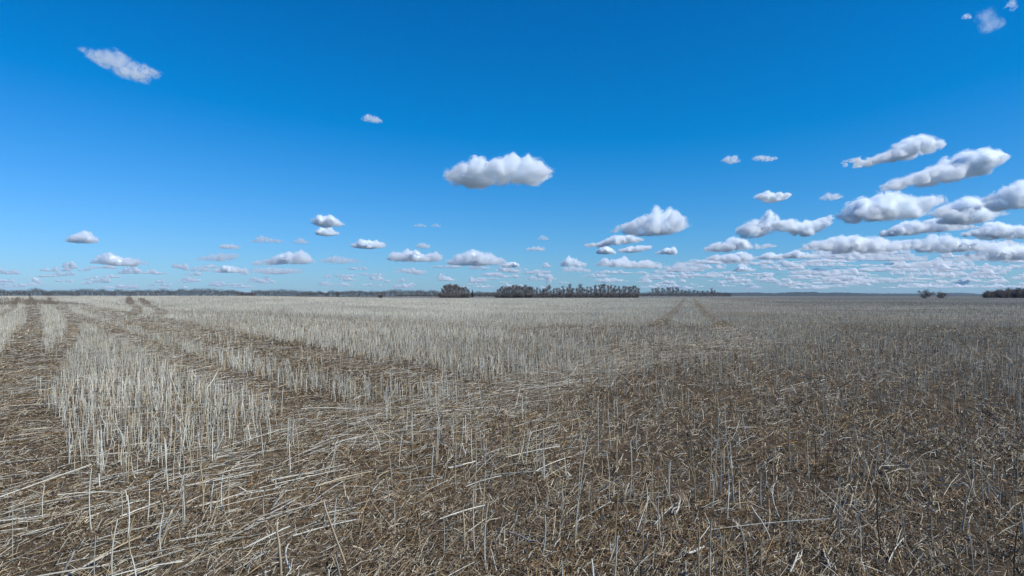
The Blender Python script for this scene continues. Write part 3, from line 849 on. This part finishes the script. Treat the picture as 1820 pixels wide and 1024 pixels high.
N_CLOUD = 0
def cloud(tops, base, label, thin=0.0, group=None, dist=None, core=True):
    """A cumulus with the given skyline and underside (photo pixels), built at the height such clouds float at."""
    global N_CLOUD
    N_CLOUD += 1; seed = 200 + N_CLOUD * 3
    rng = np.random.default_rng(seed)
    tx, ty = np.array(tops, float).T; bx, by = np.array(base, float).T
    yb = by.max(); xc = (tx.min() + tx.max()) / 2
    elev = (HOR - yb) / F_PX
    D = dist or min(1250 / max(elev, 0.004), 42000)
    k = D / F_PX                                     # metres per photo pixel there
    x0, x1 = tx.min(), tx.max()
    W = x1 - x0
    puffs = []
    tm0 = max(np.interp(x, bx, by) - np.interp(x, tx, ty) for x in np.linspace(x0, x1, 30))
    def top(x):
        x = np.asarray(x, float); t = np.interp(x, tx, ty); q = np.atleast_1d(x).ravel()
        wob = vnoise(np.c_[q / (tm0 * .27), q * 0 + seed], 3) * .65 + vnoise(np.c_[q / (tm0 * .11), q * 0 + seed], 4) * .35 - .45
        return t + np.maximum(np.interp(x, bx, by) - t, 0) * 0.5 * wob.reshape(x.shape)
    def bot(x): return np.interp(x, bx, by)
    tmax = max(bot(x) - top(x) for x in np.linspace(x0, x1, 30))
    dep = min(W * 0.5, tmax * 2.2)
    x = x0 + 1
    thin = max(thin, 0.45 * float(sstep(425, 470, yb)))
    while x < x1:
        t = max(bot(x) - top(x), 2.0)
        if t < 0.55 * tmax and x > x0 + 4 and rng.uniform() < 0.22: x += t * .4; continue
        r = max(t * rng.uniform(0.20, 0.38), 1.0)
        puffs.append((x, rng.uniform(-.25, .25) * dep, top(x) + r * 0.95, r))
        for q in range(3):
            rr = t * rng.uniform(0.18, 0.40)
            lo, hi = top(x) + rr, bot(x) - rr * 0.6
            puffs.append((x + rng.uniform(-.5, .5) * r, rng.uniform(-.5, .5) * dep, rng.uniform(min(lo, hi), max(lo, hi)), rr))
        x += max(r * 0.8, W / 36)
    def place(fr):
        return [((( px - xc) * k, dy * k, (yb - py) * k), (r * k * fr * 1.15, r * k * fr * 1.1, r * k * fr)) for (px, dy, py, r) in puffs]
    vox = max(min(W / 105, tmax / 15), 0.5) * k
    amp = np.clip(tmax * 0.085, 0.35, 4.2) * k
    X = (xc - 910) / F_PX * D; Z = CAM_H + (HOR - yb) / F_PX * D
    def floor_at(lift): return lambda xx: (yb - bot(xx / k + xc) + lift) * k
    def ceil_at(drop): return lambda xx: (yb - top(xx / k + xc) - drop) * k
    T = tmax * k
    vap = puff_mesh(place(0.84 if core else 0.72), vox, amp, seed, floor_at(tmax * .05), ceil_at(tmax * .09))
    veil = puff_mesh(place(1.04), vox * 1.1, amp * 1.5, seed + 1, floor_at(tmax * .02), ceil_at(tmax * .02))
    f = 1 - thin
    inner = [q for q, pf in zip(place(0.45), puffs) if bot(pf[0]) - top(pf[0]) > 0.5 * tmax and top(pf[0]) + tmax * .2 < pf[2] < bot(pf[0]) - tmax * .1]
    if core and len(inner) >= 4:
        body = puff_mesh(inner, vox * 1.2, amp * .4, seed, floor_at(tmax * .3), ceil_at(tmax * .26), True)
        o = link('cloud', body, M_CORE, loc=(X, D, Z))
        link('vapour', vap, vapour_mat(f / (T * 0.24), T * 0.32, 0.36, 0.58), parent=o)
    else:
        o = link('cloud', vap, vapour_mat(f / (T * 0.7), T * 0.6, 0.34, 0.62), loc=(X, D, Z))
    link('veil', veil, vapour_mat(f / (T * (0.45 if core else 0.9)), T * 0.36, 0.45, 0.66), parent=o)
    return tag(o, label, 'cloud', group)

def clouds():
    cloud([(787, 313), (800, 304), (822, 295), (838, 285), (850, 281), (865, 280), (872, 285), (885, 285), (897, 277), (912, 274), (925, 280), (940, 282), (955, 288), (965, 297), (976, 308)],
          [(787, 316), (810, 325), (850, 329), (900, 323), (940, 326), (955, 329), (968, 322), (976, 314)], 'large flat-based white cloud alone in mid sky above the tree clumps')
    cloud([(150, 87), (160, 84), (175, 90), (195, 92), (212, 93), (222, 98), (232, 107), (250, 111), (264, 115), (267, 122)],
          [(151, 95), (162, 111), (175, 113), (188, 115), (192, 126), (205, 133), (225, 138), (245, 141), (262, 134), (267, 126)], 'ragged wispy cloud high in the upper left of the blue sky', 0.3, core=False)
    cloud([(643, 211), (652, 204), (662, 203), (672, 208), (679, 213)], [(643, 213), (660, 216), (679, 216)], 'tiny grey wisp of cloud alone below the top of the sky', 0.4, core=False)
    cloud([(1500, 286), (1520, 281), (1545, 281), (1560, 276), (1575, 265), (1590, 262), (1600, 253), (1612, 243), (1630, 239), (1645, 248), (1659, 262)],
          [(1500, 290), (1530, 293), (1560, 292), (1600, 281), (1640, 279), (1659, 268)], 'white cloud with a long tail to the left, highest of the right bank')
    cloud([(1560, 338), (1580, 328), (1600, 312), (1640, 298), (1652, 293), (1680, 295), (1695, 290), (1705, 273), (1730, 268), (1755, 264), (1768, 270), (1773, 282)],
          [(1560, 341), (1590, 337), (1640, 330), (1700, 322), (1740, 316), (1765, 295), (1773, 288)], 'long slanting white cloud rising to a round head at its right end')
    cloud([(1512, 378), (1524, 352), (1545, 350), (1560, 342), (1578, 340), (1600, 350), (1620, 355), (1640, 345), (1658, 342), (1668, 350)],
          [(1512, 386), (1520, 395), (1550, 396), (1570, 392), (1620, 390), (1650, 377), (1668, 362)], 'puffy two-headed white cloud just below the long slanting cloud')
    cloud([(1658, 372), (1672, 362), (1690, 354), (1720, 352), (1745, 355), (1760, 362), (1775, 372)],
          [(1658, 378), (1680, 395), (1710, 400), (1740, 398), (1775, 384)], 'dome-topped white cloud with a blue-grey underside in the right bank')
    cloud([(1752, 358), (1770, 345), (1790, 330), (1810, 323), (1850, 322), (1880, 340)], [(1752, 372), (1780, 376), (1810, 370), (1880, 372)], 'white cloud climbing out of the frame at the right edge')
    cloud([(1573, 415), (1590, 402), (1615, 395), (1635, 398), (1655, 386), (1668, 384), (1690, 395), (1725, 402)], [(1573, 421), (1610, 418), (1650, 415), (1690, 410), (1725, 408)], 'low slanting white cloud under the dome-topped cloud')
    cloud([(1732, 410), (1750, 400), (1775, 393), (1800, 400), (1860, 405)], [(1732, 420), (1770, 424), (1860, 426)], 'flat white cloud at the right edge under the climbing cloud')
    cloud([(1440, 430), (1470, 424), (1510, 420), (1540, 421), (1580, 425), (1630, 430)], [(1440, 443), (1490, 450), (1560, 450), (1630, 442)], 'wide flat pale cloud in the lower part of the right bank', 0.3)
    cloud([(1633, 440), (1650, 422), (1665, 416), (1690, 420), (1710, 425), (1737, 430)], [(1633, 448), (1680, 450), (1737, 446)], 'rounded white cloud beside the wide flat pale cloud')
    cloud([(1733, 448), (1750, 430), (1775, 425), (1800, 436), (1850, 428)], [(1733, 455), (1780, 464), (1850, 462)], 'blue-shaded cloud low at the right edge')
    cloud([(1092, 405), (1100, 397), (1115, 393), (1130, 388), (1145, 380), (1160, 374), (1175, 371), (1195, 376), (1203, 386), (1216, 390)],
          [(1092, 412), (1120, 418), (1160, 420), (1195, 417), (1216, 407)], 'tall domed white cloud with dark left base above the long tree row')
    cloud([(1040, 434), (1065, 430), (1085, 420), (1110, 415), (1140, 424)], [(1040, 439), (1070, 439), (1110, 434), (1140, 430)], 'grey ragged cloud tucked under the tall domed cloud', 0.2)
    cloud([(1062, 444), (1072, 437), (1084, 438), (1092, 446)], [(1062, 452), (1092, 452)], 'small roundish cloud below the grey ragged cloud', 0.2)
    cloud([(1100, 443), (1115, 439), (1140, 436), (1156, 436)], [(1100, 448), (1130, 449), (1156, 443)], 'small slanting cloud below the tall domed cloud', 0.2)
    cloud([(1063, 466), (1072, 457), (1090, 462), (1110, 456), (1130, 465), (1150, 460), (1166, 468)], [(1063, 473), (1110, 477), (1166, 477)], 'long lumpy white cloud low over the right end of the tree row')
    cloud([(1168, 448), (1185, 440), (1200, 437), (1202, 448)], [(1168, 452), (1202, 453)], 'small wedge-shaped cloud right of the domed cloud group', 0.1)
    cloud([(1256, 437), (1270, 431), (1290, 433), (1298, 417), (1310, 420), (1325, 430), (1340, 432), (1372, 437)], [(1256, 447), (1300, 447), (1345, 443), (1372, 441)], 'white cloud with one raised head left of the right bank')
    cloud([(1317, 405), (1325, 393), (1345, 394), (1360, 388), (1370, 370), (1380, 378), (1386, 398)], [(1317, 415), (1330, 425), (1360, 420), (1386, 404)], 'upright towered cloud in front of the flat-topped cloud')
    cloud([(1375, 395), (1400, 390), (1430, 390), (1455, 388), (1474, 379)], [(1375, 404), (1400, 412), (1430, 422), (1455, 410), (1474, 392)], 'flat-topped cloud narrowing downward right of the upright towered cloud')
    cloud([(1344, 345), (1360, 340), (1385, 341), (1402, 344)], [(1344, 352), (1370, 360), (1390, 357), (1402, 351)], 'small oval cloud alone above the flat-topped cloud', 0.1)
    cloud([(1285, 282), (1295, 276), (1308, 276), (1314, 282)], [(1285, 286), (1300, 291), (1314, 288)], 'small soft cloud alone left of the long-tailed cloud', 0.2, core=False)
    cloud([(1340, 279), (1352, 275), (1368, 277), (1382, 280)], [(1340, 283), (1360, 287), (1382, 284)], 'faint shred of cloud right of the small soft cloud', 0.55, core=False)
    cloud([(1460, 350), (1472, 343), (1486, 342), (1496, 347)], [(1460, 354), (1478, 357), (1496, 352)], 'faint small cloud beside the two-headed cloud', 0.4, core=False)
    cloud([(560, 388), (568, 380), (580, 379), (592, 381), (600, 388), (607, 396)], [(560, 400), (575, 405), (595, 404), (607, 400)], 'compact white cloud standing over a smaller one left of centre')
    cloud([(562, 409), (572, 405), (590, 405), (600, 412)], [(562, 417), (580, 420), (600, 417)], 'small grey cloud directly below the compact white one', 0.2)
    cloud([(626, 434), (640, 426), (665, 425), (682, 432)], [(626, 440), (650, 443), (682, 440)], 'low lens-shaped cloud right of the stacked pair')
    cloud([(690, 458), (695, 450), (710, 446), (740, 443), (755, 450), (768, 445), (784, 452)], [(690, 463), (740, 467), (784, 464)], 'wide lumpy cloud above the treeline left of the big tree clump')
    cloud([(800, 462), (815, 452), (828, 444), (845, 440), (860, 445), (880, 455), (897, 461)], [(800, 471), (850, 473), (897, 470)], 'triangular white cloud directly above the small rounded tree clump')
    cloud([(892, 469), (905, 465), (922, 468)], [(892, 476), (922, 476)], 'small cloud trailing right of the triangular cloud', 0.2)
    cloud([(740, 436), (748, 430), (760, 433)], [(740, 441), (760, 442)], 'small round cloud above the wide lumpy cloud', 0.3, core=False)
    cloud([(453, 468), (460, 460), (475, 459), (490, 460), (502, 450), (520, 447), (526, 454), (532, 446), (546, 446), (551, 458)], [(453, 473), (490, 471), (520, 470), (551, 468)], 'three-lobed bright cloud low in the left half')
    cloud([(453, 477), (480, 475), (510, 476), (541, 479)], [(453, 485), (500, 487), (541, 485)], 'thin flat cloud under the three-lobed bright cloud', 0.4, core=False)
    cloud([(122, 425), (135, 420), (150, 412), (160, 415), (173, 426)], [(122, 431), (150, 433), (173, 430)], 'small bright cloud alone at far left')
    cloud([(171, 465), (180, 455), (198, 448), (215, 460), (230, 456), (245, 460), (259, 468)], [(171, 469), (220, 474), (259, 470)], 'two-peaked cloud low at far left', 0.1)
    cloud([(350, 459), (375, 453), (395, 450), (420, 451)], [(350, 463), (390, 465), (420, 459)], 'thin streaky cloud above the left treeline', 0.4, core=False)
    cloud([(385, 480), (400, 471), (412, 472), (432, 479)], [(385, 485), (432, 485)], 'small peaked cloud under the thin streaky cloud', 0.2)
    cloud([(390, 436), (405, 433), (424, 436)], [(390, 442), (424, 443)], 'small flat cloud above the thin streaky cloud', 0.3, core=False)
    cloud([(340, 477), (355, 471), (372, 476)], [(340, 483), (372, 483)], 'faint patch of cloud left of the small peaked cloud', 0.5, core=False)
    cloud([(449, 426), (462, 418), (480, 422), (502, 427)], [(449, 431), (475, 431), (502, 432)], 'faint cloud left of the stacked pair, above the three-lobed cloud', 0.5, core=False)
    cloud([(520, 430), (532, 421), (547, 428)], [(520, 433), (547, 433)], 'small pale cloud between the faint cloud and the stacked pair', 0.4, core=False)
    cloud([(570, 461), (590, 455), (615, 457), (640, 462)], [(570, 467), (600, 469), (640, 467)], 'faint long cloud below the lens-shaped cloud', 0.55, core=False)
    cloud([(936, 441), (950, 437), (968, 440)], [(936, 446), (968, 446)], 'small flat pale cloud above the dense tree block', 0.4, core=False)
    cloud([(957, 421), (964, 416), (973, 421)], [(957, 427), (973, 427)], 'tiny pale cloud above the small flat one', 0.5, core=False)
    cloud([(998, 466), (1010, 455), (1022, 461), (1040, 467)], [(998, 474), (1040, 475)], 'small peaked cloud over the middle of the tree row', 0.2)
    cloud([(1003, 477), (1025, 474), (1050, 479)], [(1003, 484), (1050, 485)], 'thin cloud under the small peaked cloud', 0.4, core=False)
    cloud([(1195, 474), (1212, 469), (1240, 475)], [(1195, 480), (1240, 481)], 'small thin cloud above the wheel tracks', 0.3, core=False)
    cloud([(735, 400), (745, 397), (757, 400)], [(735, 403), (757, 404)], 'faint left shred of a pair in the middle sky', 0.7, core=False)
    cloud([(766, 400), (774, 396), (782, 400)], [(766, 403), (782, 404)], 'faint right shred of a pair in the middle sky', 0.7, core=False)
    cloud([(1262, 455), (1290, 450), (1320, 448), (1342, 456)], [(1262, 463), (1300, 467), (1342, 463)], 'broad grey-based cloud under the raised-head cloud', 0.3)
    cloud([(1350, 455), (1368, 448), (1392, 452)], [(1350, 461), (1392, 462)], 'small low cloud right of the broad grey-based cloud', 0.3)
    cloud([(1395, 452), (1412, 444), (1430, 448), (1452, 454)], [(1395, 459), (1452, 460)], 'small slanting low cloud left of the wide flat pale cloud', 0.3)
    cloud([(1306, 478), (1318, 468), (1338, 478)], [(1306, 483), (1338, 483)], 'small bright tuft of cloud low above the far hills', 0.1)
    cloud([(1790, 10), (1800, -4), (1806, -2), (1808, 12)], [(1788, 14), (1800, 8), (1808, 17)], 'torn wisp at the top right corner of the sky', 0.5, core=False)
    cloud([(1752, 16), (1764, 15), (1774, 26), (1780, 40)], [(1752, 28), (1760, 54), (1780, 50)], 'thin torn shred below the top right wisp', 0.72, core=False)
    cloud([(1715, 26), (1722, 21), (1728, 25)], [(1715, 31), (1728, 31)], 'tiny speck of cloud left of the top right wisps', 0.6, core=False)
clouds()

def distant_bank():
    """The many far-off cumuli that merge towards the horizon: one object."""
    rng = np.random.default_rng(77)
    ico = bmesh.new(); bmesh.ops.create_icosphere(ico, subdivisions=4, radius=1.0)
    U = np.array([v.co for v in ico.verts]); FI = np.array([[v.index for v in f.verts] for f in ico.faces]); ico.free()
    Vs, Fs = [], []; N = 430; nv = 0
    for i in range(N):
        D = 36000 + i * 120.0; k = D / F_PX
        right = rng.uniform() < 0.62
        px = rng.uniform(1180, 1900) if right else rng.uniform(-80, 1250)
        lim = 440 if px > 1430 else (466 if px > 1200 else 474)
        py = 514 - (514 - lim) * rng.uniform(0, 1) ** 1.25
        if px < 1200 and vnoise(np.array([[px / 90.0, 3.0]]), 5)[0] < 0.42: continue
        f = (HOR - py) / 60
        w = rng.uniform(13, 58) * (0.45 + 0.75 * f) * (1.7 if px > 1430 else 1)
        h = rng.uniform(2.6, 8.5) * (0.45 + f)
        v = U * [w * .5, 1, h]
        nx = vnoise(np.c_[v[:, 0] / (h * 1.6) + 40 * i, v[:, 2] * 0], 7) * 1.3 + 0.25
        v[:, 2] = np.where(v[:, 2] > 0, v[:, 2] * nx, v[:, 2] * 0.18)
        n3 = fbm(np.c_[v[:, 0] / (h * .8) + 7 * i, v[:, 2] / (h * .8)], 3, 12) - .5
        v = v * (1 + 0.7 * n3)[:, None]
        Vs.append(np.c_[(px - 910 + v[:, 0]) * k, D + v[:, 1] * 50, (HOR - py + v[:, 2]) * k])
        Fs.append(FI + nv); nv += len(U)
    me = mesh_np('distant_clouds', np.concatenate(Vs), np.concatenate(Fs)); me.shade_smooth()
    o = link('distant_clouds', me, vapour_mat(1 / 48.0, 500, 0.34, 0.62, (1, 1, 1)))
    tag(o, 'rows of small pale clouds merging just above the horizon', 'clouds', kind='stuff')
distant_bank()

# ------------------------------------------------------------------ air
def air():
    bm = bmesh.new(); bmesh.ops.create_cube(bm, size=1.0)
    bmesh.ops.scale(bm, vec=(26000, 26000, 92), verts=bm.verts)
    me = bpy.data.meshes.new('haze'); bm.to_mesh(me); bm.free()
    m = bpy.data.materials.new('haze'); m.use_nodes = True; nt = m.node_tree; nt.nodes.clear()
    out = nt.nodes.new('ShaderNodeOutputMaterial'); v = nt.nodes.new('ShaderNodeVolumePrincipled')
    v.inputs['Color'].default_value = (0.62, 0.82, 1.0, 1); v.inputs['Density'].default_value = 3.5e-5
    nt.links.new(v.outputs[0], out.inputs['Volume'])
    o = link('haze', me, m, loc=(0, 0, 43)); tag(o, kind='stuff')
air()
